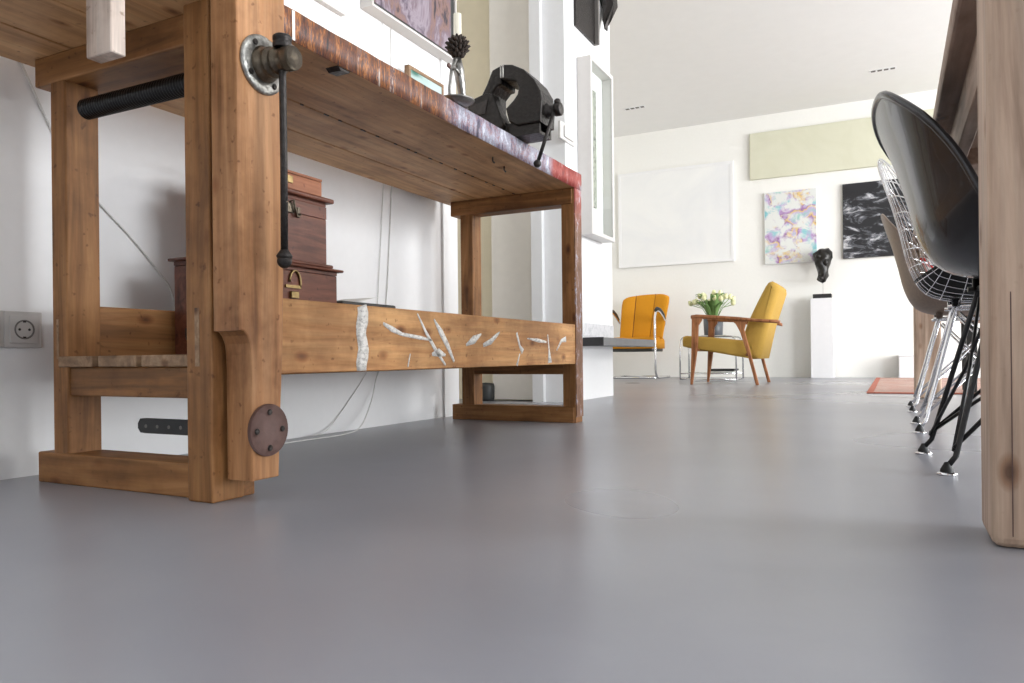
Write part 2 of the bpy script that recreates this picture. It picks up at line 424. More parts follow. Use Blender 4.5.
# legs
MB().box(-1.029, -.972, LY0, LY1, 0, .811, .003, 2).build('leg', WZ, bench)
MB().box(-1.421, -1.376, .875, .942, .055, .811, .003, 2).build('leg', WZ, bench)
lg = MB().box(-1.022, -.974, RY0, RY1, 0, .811, .003, 2).build('leg', WZ, bench)
MB().box(-.9742, -.9708, RY0+.001, RY1-.001, .02, .812).build('leg_paint', PAINT, lg)
MB().box(-1.429, -1.377, RY0, RY1+.003, .05, .811, .003, 2).build('leg', WZ, bench)
# slot tenon on the front left leg
MB().box(-1.008, -.998, LY0-.0007, LY0+.004, .22, .315).build('wedge', WGR, bench)
MB().box(-1.408, -1.401, .8743, .879, .235, .31).build('wedge', WGR, bench)
# end frame rails
MB().box(-1.466, -1.0, .873, .96, .757, .811, .003, 2).build('top_rail', WX, bench)
MB().box(-1.466, -.975, .872, .945, 0, .058, .003, 2).build('foot_rail', WX, bench)
MB().box(-1.41, -1.01, .880, .925, .166, .2195, .002).build('cross_rail', WX, bench)
MB().box(-1.468, -.98, RY0-.005, RY1+.002, .757, .811, .003, 2).build('top_rail', WX, bench)
MB().box(-1.470, -.98, RY0-.003, RY1+.003, 0, .056, .003, 2).build('foot_rail', WX, bench)
MB().box(-1.40, -1.01, RY0+.003, RY1-.006, .168, .212, .002).build('cross_rail', WX, bench)
# long stretchers
st = MB().box(-1.005, -.974, .90, RY0+.003, .204, .340, .002).build('stretcher', WSTR, bench)
MB().box(-1.46, -1.43, .90, 2.44, .190, .341, .002).build('stretcher', WY, bench)
# shelf slats
for x0, x1 in ((-1.400, -1.300), (-1.283, -1.180), (-1.166, -1.036)):
    MB().box(x0, x1, .871, 2.44, .2195, .240, .002).build('shelf_slat', WGR, bench)
MB().box(-1.43, -1.402, LY0+.095, 2.44, .2195, .240, .001).build('shelf_slat', WGR, bench)
MB().box(-1.029, -1.008, LY0+.07, 2.40, .2195, .240, .001).build('shelf_slat', WGR, bench)
# white paint marks on the stretcher, thin dried layers that follow a stroke
def smear(pts, w, name='paint_smear', x=-.9734, mat=SMEAR):
    """pts (y, z) centre line; ribbon on the stretcher face with thickness"""
    m = MB(); L = []
    for i, (y, z) in enumerate(pts):
        a = pts[max(i-1, 0)]; b = pts[min(i+1, len(pts)-1)]
        dy, dz = b[0]-a[0], b[1]-a[1]; l = math.hypot(dy, dz) or 1
        ww = (w[i] if isinstance(w, (list, tuple)) else w)/2
        L.append((y, z, -dz/l*ww, dy/l*ww))
    m.grid([[(x, y-a, z-b) for y, z, a, b in L], [(x, y+a, z+b) for y, z, a, b in L]])
    return m.build(name, mat, st, solid=.0005)
sw = [(1.238+.004*math.sin(i*1.3), .339-.134*i/9) for i in range(10)]
smear(sw, [.03, .034, .036, .034, .03, .032, .034, .036, .034, .03], mat=PAPER if False else SMEAR)
smear([(y+.002, z) for y, z in sw], [.026]*10, x=-.9729, mat=SMEAR)
smear([(1.31, .305), (1.34, .294), (1.38, .283), (1.45, .277), (1.50, .272)], [.006, .013, .008, .009, .004])
smear([(1.44, .332), (1.475, .29), (1.52, .245), (1.56, .212)], [.004, .009, .012, .006])
smear([(1.51, .322), (1.54, .292), (1.57, .26), (1.60, .22)], [.004, .018, .016, .008])
smear([(1.50, .238), (1.53, .243), (1.56, .236)], [.008, .02, .006])
smear([(1.66, .262), (1.70, .276), (1.74, .292)], [.006, .022, .004])
smear([(1.75, .262), (1.79, .272), (1.83, .292), (1.845, .30)], [.01, .016, .010, .003])
smear([(1.95, .30), (1.97, .262), (1.99, .245)], [.01, .010, .02])
smear([(2.02, .285), (2.10, .28), (2.16, .276)], [.003, .012, .006])
smear([(2.17, .30), (2.18, .25), (2.185, .21)], [.006, .008, .03])
smear([(2.24, .25), (2.28, .282), (2.32, .288)], [.005, .012, .02])
smear([(1.95, .205), (1.97, .24)], [.01, .004]); smear([(1.40, .21), (1.41, .24)], [.004, .003])
# leg vise: movable jaw with stepped profile (Y-Z outline extruded in X)
JX0, JX1 = -.967, -.909
jp2 = [(.852, .93), (.852, .276), (.861, .275), (.868, .268), (.8735, .256), (.876, .238), (.877, .21), (.877, .036), (.934, .036), (.938, .12), (.946, .25), (.952, .45), (.958, .80), (.958, .93)]
jaw = MB().prism(jp2, 0, JX0, JX1, .003, 2).build('vise_jaw', WJ, bench, recalc=True)
pl = MB().cyl((JX1-.001, .908, .1155), (JX1+.006, .908, .1155), .0425, 40, .0015).build('guide_plate', PLATE, jaw)
for a in range(4):
    y = .908+.028*math.cos(a*PI/2); z = .1155+.029*math.sin(a*PI/2)
    MB().cyl((JX1+.004, y, z), (JX1+.008, y, z), .005, 12, .001).build('screw', IRON, jaw)
fl = MB().lathe([(0, 0), (.046, 0), (.046, 0), (.0475, .002), (.047, .005), (.043, .007), (.026, .008), (.026, .008), (0, .009)],
                Matrix.Translation((JX1-.001, .905, .708)) @ Matrix.Rotation(PI/2, 4, 'Y'), 40).build('screw_flange', STEEL, jaw)
for a in range(4):
    t = a*PI/2+.6; y = .905+.036*math.cos(t); z = .708+.036*math.sin(t)
    MB().cyl((JX1+.004, y, z), (JX1+.009, y, z), .0048, 10, .001).build('bolt', IRON, jaw)
hub = MB().lathe([(.029, 0), (.029, .004), (.025, .010), (.022, .014), (.0245, .017), (.0245, .021), (.019, .023), (.0185, .027), (.022, .029), (.022, .033), (.018, .035), (.018, .048), (.0195, .050), (.0195, .050), (.0195, .062), (.0195, .062), (.0175, .065), (.0175, .065), (0, .066)],
                 Matrix.Translation((JX1+.005, .905, .708)) @ Matrix.Rotation(PI/2, 4, 'Y'), 36).build('screw_hub', BRONZE, jaw)
hd = MB()
hx = JX1+.044; hy = .905
hd.tube([(hx, hy, .740), (hx, hy, .708), (hx+.001, hy, .55), (hx, hy, .388)], .0058, 14)
hd.lathe([(0, 0), (.0135, 0), (.0135, 0), (.015, .002), (.015, .008), (.013, .010), (.015, .012), (.015, .018), (.013, .020), (0, .020)], Matrix.Translation((hx, hy, .727)), 24)
hd.ball((hx, hy, .387), .0118)
hd.lathe([(0, 0), (.011, 0), (.013, .004), (.009, .010), (.0062, .014)], Matrix.Translation((hx, hy, .391)), 20)
hd.build('vise_handle', IRON, jaw)
# threaded screw (lathe with ridges) from the leg back to the rear post
ridg = []
L0, L1 = -1.330, -1.028; N = 44
ridg.append((0, 0))
for i in range(N):
    h = (L1-L0)*i/N; d = (L1-L0)/N
    ridg += [(.0135, h), (.0185, h+d*.3), (.0185, h+d*.55), (.0135, h+d*.9)]
ridg.append((0, L1-L0))
MB().lathe(ridg, Matrix.Translation((L0, .885, .697)) @ Matrix.Rotation(PI/2, 4, 'Y'), 24).build('vise_screw', DARKM, bench)
# guide bar with peg holes
gb = MB().prism([(-1.218, .118), (-1.212, .126), (-1.20, .127), (-1.0, .127), (-1.0, .100), (-1.20, .100), (-1.212, .101), (-1.218, .109)], 1, .902, .909, .001, 1)
gbo = gb.build('guide_bar', DARKM, bench, recalc=True)
for i, x in enumerate((-1.195, -1.165, -1.135, -1.105, -1.075)):
    MB().cyl((x, .9012, .113), (x, .903, .113), .0032, 12).build('peg_hole', DARKRES, gbo)
# batten hanging at the left end
MB().box(-1.050, -.994, .70, .724, .674, .811, .0015).build('hanging_batten', WPALE, bench)

# ------------------------------------------------------------------ machinist vise on the bench edge
vz = thing('bench_vise', (-1.01, 1.99, .868), 'black iron bench vise clamped on the painted bench edge, handle hanging down', 'vise')
V0, V1 = 1.945, 2.045
# rear fixed jaw body (arched), front movable body, linked at the bottom by the slide; opening between
outer = [(-1.10, .869), (-1.10, .965), (-1.086, 1.0), (-1.064, 1.036), (-1.045, 1.076), (-1.016, 1.085), (-1.012, 1.058), (-1.014, 1.030), (-1.028, 1.028), (-1.045, 1.01), (-1.045, .97), (-1.030, .935), (-1.0, .915), (-.99, .869)]
fx = MB().prism(outer, 1, V0+.004, V1-.004, .004, 2).build('fixed_jaw', VISEM, vz, recalc=True)
mv = [(-1.010, 1.086), (-.978, 1.080), (-.941, 1.060), (-.909, 1.026), (-.890, .992), (-.884, .962), (-.888, .900), (-.965, .900), (-.99, .915), (-1.0, .955), (-.975, .975), (-.962, .99), (-.957, 1.010), (-.965, 1.028), (-.985, 1.035), (-1.008, 1.040)]
MB().prism(mv, 1, V0, V1, .005, 2).build('movable_jaw', VISEM, vz, recalc=True)
MB().box(-1.015, -1.0105, V0-.004, V1+.004, 1.045, 1.082, .001).box(-1.0075, -1.003, V0-.004, V1+.004, 1.045, 1.082, .001).build('jaw_plate', STEEL, vz)
# wedge-shaped web toward the rear with cast panel
w = MB().prism([(-1.145, .985), (-1.15, .935), (-1.10, .880), (-1.02, .880), (-1.0, .905), (-1.035, 1.0), (-1.06, 1.006)], 1, V0-.012, V0+.03, .004, 2)
w.build('web', VISEM, vz, recalc=True)
MB().prism([(-1.128, .972), (-1.128, .945), (-1.06, .945), (-1.05, .985)], 1, V0-.0145, V0-.011).build('cast_panel', IRON, vz, recalc=True)
# hollow slide box
s = MB().box(-1.02, -.895, V0+.008, V1-.008, .871, .880).box(-1.02, -.895, V0+.008, V1-.008, .902, .912)
s.box(-1.02, -.895, V0+.008, V0+.018, .880, .902).box(-1.02, -.895, V1-.018, V1-.008, .880, .902)
s.build('slide', VISEM, vz)
MB().lathe([(.022, 0), (.022, .006), (.016, .01), (.0155, .027), (.0155, .027), (.019, .028), (.019, .044), (.017, .046), (0, .046)],
           Matrix.Translation((-.888, 1.99, .942)) @ Matrix.Rotation(PI/2, 4, 'Y'), 28).build('spindle', IRON, vz)
h = MB(); a = Vector((-.852, 1.984, .962)); b = Vector((-.905, 1.958, .785))
h.tube([a, (a+b)/2, b], .0056, 12); h.ball(b, .0115); h.ball(a, .010, sub=2)
h.build('handle', IRON, vz)

# ------------------------------------------------------------------ candle holder
cx, cy, cz = -.988, 1.640, .8695
ch = thing('candle_holder', (cx, cy, cz), 'tarnished silver figure candle holder with pine cone and white candle at bench edge', 'candle holder')
MB().lathe([(0, .0), (.03, .0), (.048, .010), (.050, .013), (.046, .013), (.03, .005), (0, .004)], Matrix.Translation((cx+.002, cy, cz+.001)), 32).build('dish', SILVER, ch)
f = MB()
f.tube([(cx, cy-.02, cz+.008), (cx, cy-.024, cz+.04), (cx, cy-.014, cz+.085), (cx, cy+.004, cz+.120), (cx, cy+.018, cz+.128)], [.006, .0045, .005, .006, .005], 10)
f.tube([(cx, cy+.05, cz+.006), (cx, cy+.042, cz+.03), (cx, cy+.030, cz+.07), (cx, cy+.022, cz+.10), (cx, cy+.018, cz+.13)], [.010, .009, .013, .014, .008], 12)
f.tube([(cx, cy+.03, cz+.09), (cx+.01, cy+.005, cz+.085), (cx+.01, cy-.016, cz+.092)], [.006, .004, .004], 8)
f.build('figure_stem', SILVER, ch)
pc = MB()
for k in range(8):
    z = cz+.134+k*.0064; rr = .018*math.sin(PI*(k+1.3)/9.5)+.005
    for q in range(8):
        a = 2*PI*(q+.5*(k % 2))/8
        e0 = Vector((cx+.4*rr*math.cos(a), cy+.018+.4*rr*math.sin(a), z-.004)); e1 = Vector((cx+1.45*rr*math.cos(a), cy+.018+1.45*rr*math.sin(a), z+.006))
        pc.tube([e0, e0.lerp(e1, .6), e1], [.0025, .0052, .002], 5)
pc.ball((cx, cy+.018, cz+.156), .011, (1, 1, 2), 2)
pc.build('pine_cone', CONE, ch)
MB().lathe([(0, 0), (.0105, 0), (.0105, 0), (.0100, .066), (.0100, .066), (0, .067)], Matrix.Translation((cx, cy+.018, cz+.176)), 20).build('candle', WAX, ch)
MB().ball((cx, cy-.026, cz+.095), .008, (.6, 1, .8), 2).tube([(cx, cy-.02, cz+.088), (cx, cy-.026, cz+.094)], .002, 6).build('leaf_bud', PLATE, ch)

# ------------------------------------------------------------------ boxes on the shelf
def wooden_box(label, x0, x1, y0, y1, z0, z1, lid, mat, over=.012, latch='hook', group=None, name='wooden_box'):
    t = thing(name, ((x0+x1)/2, (y0+y1)/2, z0), label, 'box', group)
    MB().box(x0, x1, y0, y1, z0, z1-lid, .0015).build('body', mat, t)
    l = MB().box(x0-over*.5, x1+over, y0-over, y1+over, z1-lid*.42, z1, .003, 2).box(x0, x1, y0, y1, z1-lid+.0008, z1-lid*.42+.0005)
    l.build('lid', mat, t)
    return t
ZS = .2405
b1 = wooden_box('dark mahogany box with flared lid and hooked brass latch, bottom of the stack', -1.423, -1.262, 1.148, 1.505, ZS, .456, .016, MAH, .013)
tb = MB()
tb.tube([(-1.259, 1.352+.018*math.cos(a), .412+.028*math.sin(a)) for a in [i*PI/8-.4 for i in range(10)]], .003, 8)
tb.box(-1.2625, -1.257, 1.32, 1.37, .398, .405).box(-1.2625, -1.254, 1.335, 1.360, .374, .390, .001)
tb.build('latch', BRASS, b1)
MB().tube([(-1.36+.022*math.cos(a), 1.145-.010*math.sin(a)**2, .30-.026*math.sin(a)) for a in [i*PI/10 for i in range(11)]], .0025, 8).build('end_handle', IRON, b1)
b2 = wooden_box('upright reddish-brown wooden box with clasp on top of the larger mahogany box', -1.40, -1.272, 1.215, 1.479, .4575, .633, .052, MAH, .0)
MB().box(-1.402, -1.256, 1.20, 1.492, .621, .6330, .004, 2).build('lid_moulding', MAH, b2)
MB().box(-1.402, -1.258, 1.20, 1.488, .4572, .466, .003, 2).build('base_moulding', MAH, b2)
tb = MB().box(-1.2725, -1.267, 1.335, 1.362, .578, .602, .001).tube([(-1.267, 1.345, .602), (-1.262, 1.352, .608), (-1.262, 1.358, .588), (-1.265, 1.366, .572), (-1.264, 1.378, .578)], .003, 8).box(-1.2725, -1.266, 1.370, 1.380, .570, .594, .001)
tb.build('clasp', BRONZE, b2)
b3 = wooden_box('small light brown cigar box lying on top of the box stack', -1.39, -1.282, 1.235, 1.475, .634, .682, .006, MAHL, .001)
MB().box(-1.2825, -1.2785, 1.345, 1.37, .652, .670, .001).build('brass_catch', BRASS, b3)
# low dark box with rounded lid end and paper
b4 = thing('low_case', (-1.34, 1.64, ZS), 'low dark case with rounded lid beside the box stack on the bench shelf', 'case')
MB().box(-1.42, -1.262, 1.515, 1.73, ZS, .365, .004, 2).build('body', MAH, b4)
MB().box(-1.43, -1.250, 1.512, 1.745, .3655, .379, .006, 3).build('lid', BLACKFR, b4)
p = MB()
p.grid([[(-1.40+.12*j/4, 1.60+.11*i/8, .3805+.020*math.sin(PI*.5*i/8)**2) for j in range(5)] for i in range(9)])
solo('paper_sheet', p, PAPER, (-1.34, 1.65, .3795), 'curled white paper lying on the low dark case', 'paper', solid=.001)

# ------------------------------------------------------------------ wall things left
def frame_pic(name, label, x_wall, x_front, y0, y1, z0, z1, fw, art, fmat, glass=False, mat_in=0, extra=None, art_in=None, cat='picture', lip=.004):
    """picture on a wall facing +X"""
    t = thing(name, (x_wall, (y0+y1)/2, z0), label, cat)
    f = MB().box(x_wall, x_front, y0, y0+fw, z0, z1).box(x_wall, x_front, y1-fw, y1, z0, z1)
    f.box(x_wall, x_front, y0+fw, y1-fw, z0, z0+fw).box(x_wall, x_front, y0+fw, y1-fw, z1-fw, z1)
    f.build('frame', fmat, t)
    xa = x_front-lip if art_in is None else art_in
    MB().box(x_wall+.001, xa, y0+fw*.9, y1-fw*.9, z0+fw*.9, z1-fw*.9).build('picture_panel', BLACKFR if mat_in < 0 else PAPER, t)
    k = abs(mat_in)
    MB().box(xa-.001, xa+.0015, y0+fw+k, y1-fw-(k*2.2 if mat_in < 0 else k), z0+fw+k, z1-fw-k).build('artwork', art, t)
    if glass: MB().box(x_front-.006, x_front-.004, y0+fw, y1-fw, z0+fw, z1-fw).build('glass', GLASS, t)
    return t
XW = -1.5545
frame_pic('framed_painting', 'large mauve abstract painting in a deep white tray frame above the workbench', XW, -1.505, 1.985, 2.520, 1.385, 2.05, .008, PURP, FRAMEW, mat_in=-.012, lip=.008)
frame_pic('framed_picture', 'white framed picture left of the mauve painting, only its lower corner in view', XW, -1.535, 1.35, 1.887, 1.318, 1.80, .035, PAPER, FRAMEW)
t = frame_pic('small_picture', 'small wood framed green and white print leaning on the wall on the bench top', XW+.03, -1.505, 2.19, 2.42, .8685, 1.262, .012, SMALL, WGR)
# wall cables
def cable(label, pts, r=.0019, name='power_cable'):
    P = [Vector(p) for p in pts]; out = []
    for i in range(len(P)-1):
        p0, p1, p2, p3 = P[max(i-1, 0)], P[i], P[i+1], P[min(i+2, len(P)-1)]
        for k in range(8):
            t = k/8
            out.append(.5*((2*p1)+(p2-p0)*t+(2*p0-5*p1+4*p2-p3)*t*t+(3*p1-p0-3*p2+p3)*t**3))
    out.append(P[-1])
    return solo(name, MB().tube(out, r, 8), CABLE, tuple(P[-1]), label, 'cable')
XC = -1.551
cable('thin white cable drooping along the wall behind the left bench post', [(XC, .88, .87), (XC, .90, .825), (XC, .952, .722), (XC, 1.0, .64), (XC, 1.06, .578), (XC, 1.134, .515), (XC, 1.20, .45), (XC, 1.244, .396), (XC, 1.262, .30), (XC, 1.265, .24)])
cable('white cable hanging behind the bench shelf and trailing over the floor to the left', [(XC, 2.15, 1.38), (XC, 2.148, .95), (XC, 2.144, .816), (XC, 2.115, .5), (XC, 2.105, .42), (XC, 2.09, .25), (-1.548, 2.04, .16), (-1.53, 1.99, .09), (-1.50, 1.90, .02), (-1.475, 1.80, .0035), (-1.47, 1.62, .0035), (-1.465, 1.5, .0035), (-1.44, 1.3, .0035), (-1.42, 1.15, .0035)])
cable('second white cable running straight down the wall behind the bench shelf', [(XC, 2.10, 1.38), (XC, 2.10, .95), (XC, 2.095, .816), (XC, 2.06, .45), (XC, 2.03, .25), (XC, 1.98, .17), (XC, 1.86, .06), (-1.54, 1.78, .012), (-1.52, 1.70, .0045)], .0014)
# wall sockets
def socket(y, label):
    t = thing('wall_socket', (-1.555, y, .26), label, 'socket')
    c = .295
    MB().box(-1.555, -1.549, y-.0365, y+.0365, c-.036, c+.036, .001).build('cover_frame', PLASTIC, t)
    # insert with round recess made as a ring
    ins = MB().box(-1.549, -1.546, y-.0275, y+.0275, c-.0275, c+.0275, .001); ins.build('insert', PLASTIC, t)
    R = Matrix.Translation((-1.5462, y, c)) @ Matrix.Rotation(PI/2, 4, 'Y')
    MB().lathe([(.0165, .0), (.0195, .0), (.0195, .0014), (.0185, .0018), (.0165, .0006), (.0162, .0001), (0, .0001)], R, 32).build('socket_well', DARKRES, t)
    h = MB()
    for d in (-.0095, .0095): h.cyl((-1.5463, y+d, c), (-1.5455, y+d, c), .0026, 12)
    for d in (-.0155, .0155): h.box(-1.5463, -1.5452, y-.003, y+.003, c+d-.0015, c+d+.0015)
    h.build('contact', IRON, t)
    return t
socket(.896, 'white round-well wall socket low on the wall left of the bench')
tsw = thing('switch_plate', (-1.555, .823, .26), 'blank white cover plate cut by the left photo edge, beside the wall socket', 'cover plate')
MB().box(-1.555, -1.549, .7865, .8590, .259, .331, .001).build('cover_frame', PLASTIC, tsw)
MB().box(-1.549, -1.546, .7955, .8505, .2675, .3225, .001).build('insert', PLASTIC, tsw)

# ------------------------------------------------------------------ chimney breast things
t = thing('thermostat', (-1.45, 3.47, 1.29), 'white square thermostat box on the chimney wall left of the tall frame', 'thermostat')
MB().box(-1.45, -1.436, 3.38, 3.57, 1.30, 1.385, .003, 2).build('housing', PLASTIC, t)
MB().box(-1.436, -1.428, 3.42, 3.535, 1.315, 1.370, .002, 2).build('dial_cover', PLASTIC, t)
XF = -1.372
t = thing('shadow_box', (-1.45, 3.8, .855), 'tall narrow white shadow box frame with a textured grey-green strip behind glass', 'picture')
f = MB(); y0, y1, z0, z1 = 3.635, 3.985, .862, 1.785; fw = .022
f.box(-1.449, XF, y0, y0+fw, z0, z1, .002).box(-1.449, XF, y1-fw, y1, z0, z1, .002).box(-1.449, XF, y0+fw, y1-fw, z0, z0+fw, .002).box(-1.449, XF, y0+fw, y1-fw, z1-fw, z1, .002)
f.build('frame', FRAMEW, t)
MB().box(-1.449, -1.43, y0+fw, y1-fw, z0+fw, z1-fw).build('backing', PAPER, t)
MB().box(-1.43, -1.42, 3.77, 3.84, 1.03, 1.66, .002).build('textured_strip', STRIP, t)
MB().box(XF-.010, XF-.007, y0+fw, y1-fw, z0+fw, z1-fw).build('glass', GLASS, t)
t = thing('dark_canvas', (-1.45, 3.77, 1.93), 'dark grey framed panel hanging above the tall shadow box', 'picture')
MB().box(-1.449, -1.415, 3.876, 3.895, 1.935, 2.45, .002).build('side_frame', DARKRES, t)
MB().box(-1.449, -1.436, 3.60, 3.875, 1.935, 2.45, .001).build('dark_panel', IRON, t)
m = MB(); random.seed(3)
pr = [(-1.41, 4.02, 2.60), (-1.41, 3.99, 2.45), (-1.405, 4.03, 2.36), (-1.41, 4.0, 2.27), (-1.40, 4.03, 2.19), (-1.41, 4.0, 2.11), (-1.41, 3.985, 2.05)]
m.tube(pr, [.03, .045, .045, .05, .042, .024, .003], 9)
for v in m.bm.verts: v.co += Vector((random.uniform(-.008, .008), random.uniform(-.014, .014), random.uniform(-.014, .014)))
for q in m.bm.faces: q.smooth = False
solo('hanging_ornament', m, IRON, (-1.41, 3.985, 2.05), 'black crumpled ornament hanging at the corner of the chimney wall', 'ornament')
for yy, lab in ((3.72, 'thin nylon cord on the wall above the left side of the shadow box'), (3.96, 'thin nylon cord below the black hanging ornament')):
    solo('picture_cord', MB().tube([(-1.445, yy, 1.78), (-1.445, yy+.01, 2.3), (-1.445, yy+.01, 2.62)], .0009, 6), CABLE, (-1.445, yy, 1.78), lab, 'cord')
hs = thing('hearth_slab', (-1.2, 4.0, .28), 'grey stone hearth slab jutting from the chimney wall with black end', 'hearth')
MB().box(-1.449, -1.30, 3.585, 4.50, .283, .325, .002).build('slab', HEARTH, hs)
MB().box(-1.449, -1.298, 3.580, 3.5848, .282, .326).build('dark_end_strip', SLATE, hs)
bpy.data.objects['dark_end_strip']['label'] = 'black end face'
m = MB().box(-1.965, -1.945, 3.565, 3.599, 1.50, 1.66, .003).ball((-1.955, 3.56, 1.64), .016, sub=2).box(-1.96, -1.95, 3.56, 3.58, 1.38, 1.51, .003)
solo('wall_ornament', m, GREEN, (-1.955, 3.58, 1.38), 'narrow green patina ornament on the cream wall behind the candle', 'ornament')
m = MB().lathe([(0, 0), (.045, 0), (.05, .01), (.05, .075), (.045, .09), (0, .095)], Matrix.Translation((-1.93, 3.49, .001)))
solo('waste_bin', m, BLACKFR, (-1.93, 3.49, .001), 'small dark rounded bin on the floor seen through the bench end', 'bin')

# ------------------------------------------------------------------ back wall pictures (facing -Y)
YB = 7.899
def back_pic(name, label, x0, x1, z0, z1, depth, art, side, frame=0, skew=None):
    t = thing(name, ((x0+x1)/2, YB, z0), label, 'picture')
    if frame:
        f = MB().box(x0, x0+frame, YB-depth, YB, z0, z1).box(x1-frame, x1, YB-depth, YB, z0, z1)
        f.box(x0+frame, x1-frame, YB-depth, YB, z0, z0+frame).box(x0+frame, x1-frame, YB-depth, YB, z1-frame, z1); f.build('frame', side, t)
        MB().box(x0+frame, x1-frame, YB-depth+.004, YB, z0+frame, z1-frame).build('artwork', art, t)
    else:
        MB().box(x0, x1, YB-depth, YB, z0, z1, .002).build('stretched_canvas', side, t)
        MB().box(x0+.004, x1-.004, YB-depth-.0015, YB-depth+.001, z0+.004, z1-.004).build('artwork', art, t)
    return t
back_pic('white_picture', 'large nearly white framed picture on the back wall left', -2.665, -1.435, 1.19, 2.215, .035, WHT, TRIMW, .03)
back_pic('tan_canvas', 'long horizontal pale tan canvas high on the back wall', -1.27, .75, 1.995, 2.46, .035, TAN, TAN)
back_pic('abstract_painting', 'pastel abstract painting with purple, teal and yellow dabs above the white plinth', -1.135, -.645, 1.13, 1.85, .03, ABS, TRIMW)
back_pic('dark_painting', 'black painting with white foam-like streaks right of the pastel painting', -.415, .32, 1.14, 1.855, .03, WAVE, BLACKFR)

# ------------------------------------------------------------------ ceiling vents
def vent(x, y, label):
    t = thing('ceiling_vent', (x, y, H), label, 'vent', 'slotted fittings in the ceiling')
    MB().box(x-.105, x+.105, y-.03, y+.03, H-.004, H, .001).build('vent_plate', TRIMW, t)
    for k in range(4):
        cx_ = x-.074+k*.0495
        MB().box(cx_-.017, cx_+.017, y-.018, y+.018, H-.006, H-.0035).build('vent_slot', DARKRES, t)
vent(-2.21, 7.05, 'small slotted ceiling fitting near the chimney wall, left of two')
vent(-.05, 7.12, 'small slotted ceiling fitting above the black shell chair, right of two')

# ------------------------------------------------------------------ plinth and sculpture
t = thing('plinth', (-.595, 7.76, 0), 'tall narrow white plinth against the back wall', 'plinth')
MB().box(-.695, -.495, 7.67, 7.85, 0, .758, .003, 2).build('plinth_body', PEDW, t)
sp = thing('sculpture', (-.59, 7.76, .758), 'dark bronze head sculpture raised on a thin rod over a black slab, on the plinth', 'sculpture')
MB().box(-.675, -.512, 7.70, 7.82, .7585, .80, .003, 2).build('black_base', MAGAZ, sp)
MB().cyl((-.588, 7.76, .80), (-.588, 7.76, .95), .0014, 10).build('rod', STEEL, sp)
m = MB()
m.tube([(-.600, 7.76, .912), (-.592, 7.75, .93), (-.585, 7.75, .97), (-.585, 7.752, 1.03), (-.59, 7.755, 1.09), (-.584, 7.76, 1.15), (-.588, 7.76, 1.20), (-.592, 7.76, 1.228), (-.594, 7.76, 1.236)],
       [.012, .038, .048, .05, .066, .086, .078, .045, .01], 20)
for v in m.bm.verts:
    q = v.co
    v.co += Vector((.014*math.sin(q.z*52+q.y*30), .012*math.sin(q.x*60+q.z*33), .006*math.sin(q.x*90)))
m.ball((-.555, 7.70, 1.10), .022, (1, 1, 1.6)); m.ball((-.62, 7.71, 1.16), .03, (1, 1, 1)); m.ball((-.60, 7.71, .95), .026, (1, 1, .8))
m.build('bronze_head', STONE, sp)

# ------------------------------------------------------------------ mustard armchair (faces -X)
ac = thing('armchair', (-1.15, 6.18, 0), 'mustard armchair with teak frame and tapered legs, facing left beside the glass table', 'armchair')
AY0, AY1 = 5.87, 6.46
def cushion(poly, y0, y1, mat, name, parent, bev=.02, bulge=0.012):
    m = MB().prism(poly, 1, y0, y1, bev, 3)
    for f in m.bm.faces: f.smooth = True
    return m.build(name, mat, parent, recalc=True)
cushion([(-1.490, .345), (-1.485, .375), (-1.46, .384), (-1.30, .372), (-1.029, .340), (-.93, .30), (-.956, .196), (-1.20, .242), (-1.44, .286), (-1.487, .30)], AY0+.05, AY1-.05, MUST, 'seat_cushion', ac)
cushion([(-.956, .194), (-.892, .198), (-.835, .45), (-.752, .709), (-.755, .745), (-.778, .768), (-.805, .783), (-.832, .775), (-.855, .746), (-.93, .60), (-.99, .471), (-1.035, .334), (-1.0, .25)], AY0+.05, AY1-.05, MUST, 'back_cushion', ac, .045)
for yy, sg in ((AY0, 1), (AY1, -1)):
    w2 = .03
    # front leg with widened shoulder that flows into the arm
    m = MB().prism([(-1.412, 0), (-1.396, 0), (-1.352, .30), (-1.345, .46), (-1.318, .500), (-1.318, .515), (-1.398, .535), (-1.396, .50), (-1.402, .25)], 1, yy-.016, yy+.016, .005, 2)
    m.build('front_leg', TEAK, ac, recalc=True)
    m = MB().prism([(-.920, 0), (-.896, 0), (-.970, .30), (-1.0, .42), (-.985, .475), (-.985, .49), (-1.10, .50), (-1.06, .46), (-1.03, .40), (-.975, .22)], 1, yy-.014, yy+.014, .005, 2)
    m.build('rear_leg', TEAK, ac, recalc=True)
    # arm: widening paddle; profile in X with varying height and width
    P = []
    for x, z, hw, th in ((-1.402, .528, .018, .014), (-1.36, .530, .022, .017), (-1.2, .518, .026, .015), (-1.05, .502, .032, .016), (-.93, .489, .036, .012), (-.84, .480, .036, .013), (-.765 if sg > 0 else -.81, .474, .030, .014), (-.742 if sg > 0 else -.80, .468, .016, .012)):
        P.append([(x, yy+a*hw, z+b*th) for a, b in ((-1, 0), (-.8, .8), (0, 1), (.8, .8), (1, 0), (.8, -.8), (0, -1), (-.8, -.8), (-1, 0))])
    m = MB(); m.grid(P)
    m.bm.faces.new([m.bm.verts.new(p) for p in P[0][:-1]]); m.bm.faces.new([m.bm.verts.new(p) for p in P[-1][:-1]])
    bmesh.ops.remove_doubles(m.bm, verts=m.bm.verts[:], dist=1e-5)
    m.build('armrest', TEAK, ac, recalc=True)
MB().cyl((-1.36, AY0+.01, .27), (-1.36, AY1-.01, .27), .011, 12).cyl((-.985, AY0+.01, .23), (-.985, AY1-.01, .23), .011, 12).build('seat_rail', TEAK, ac)

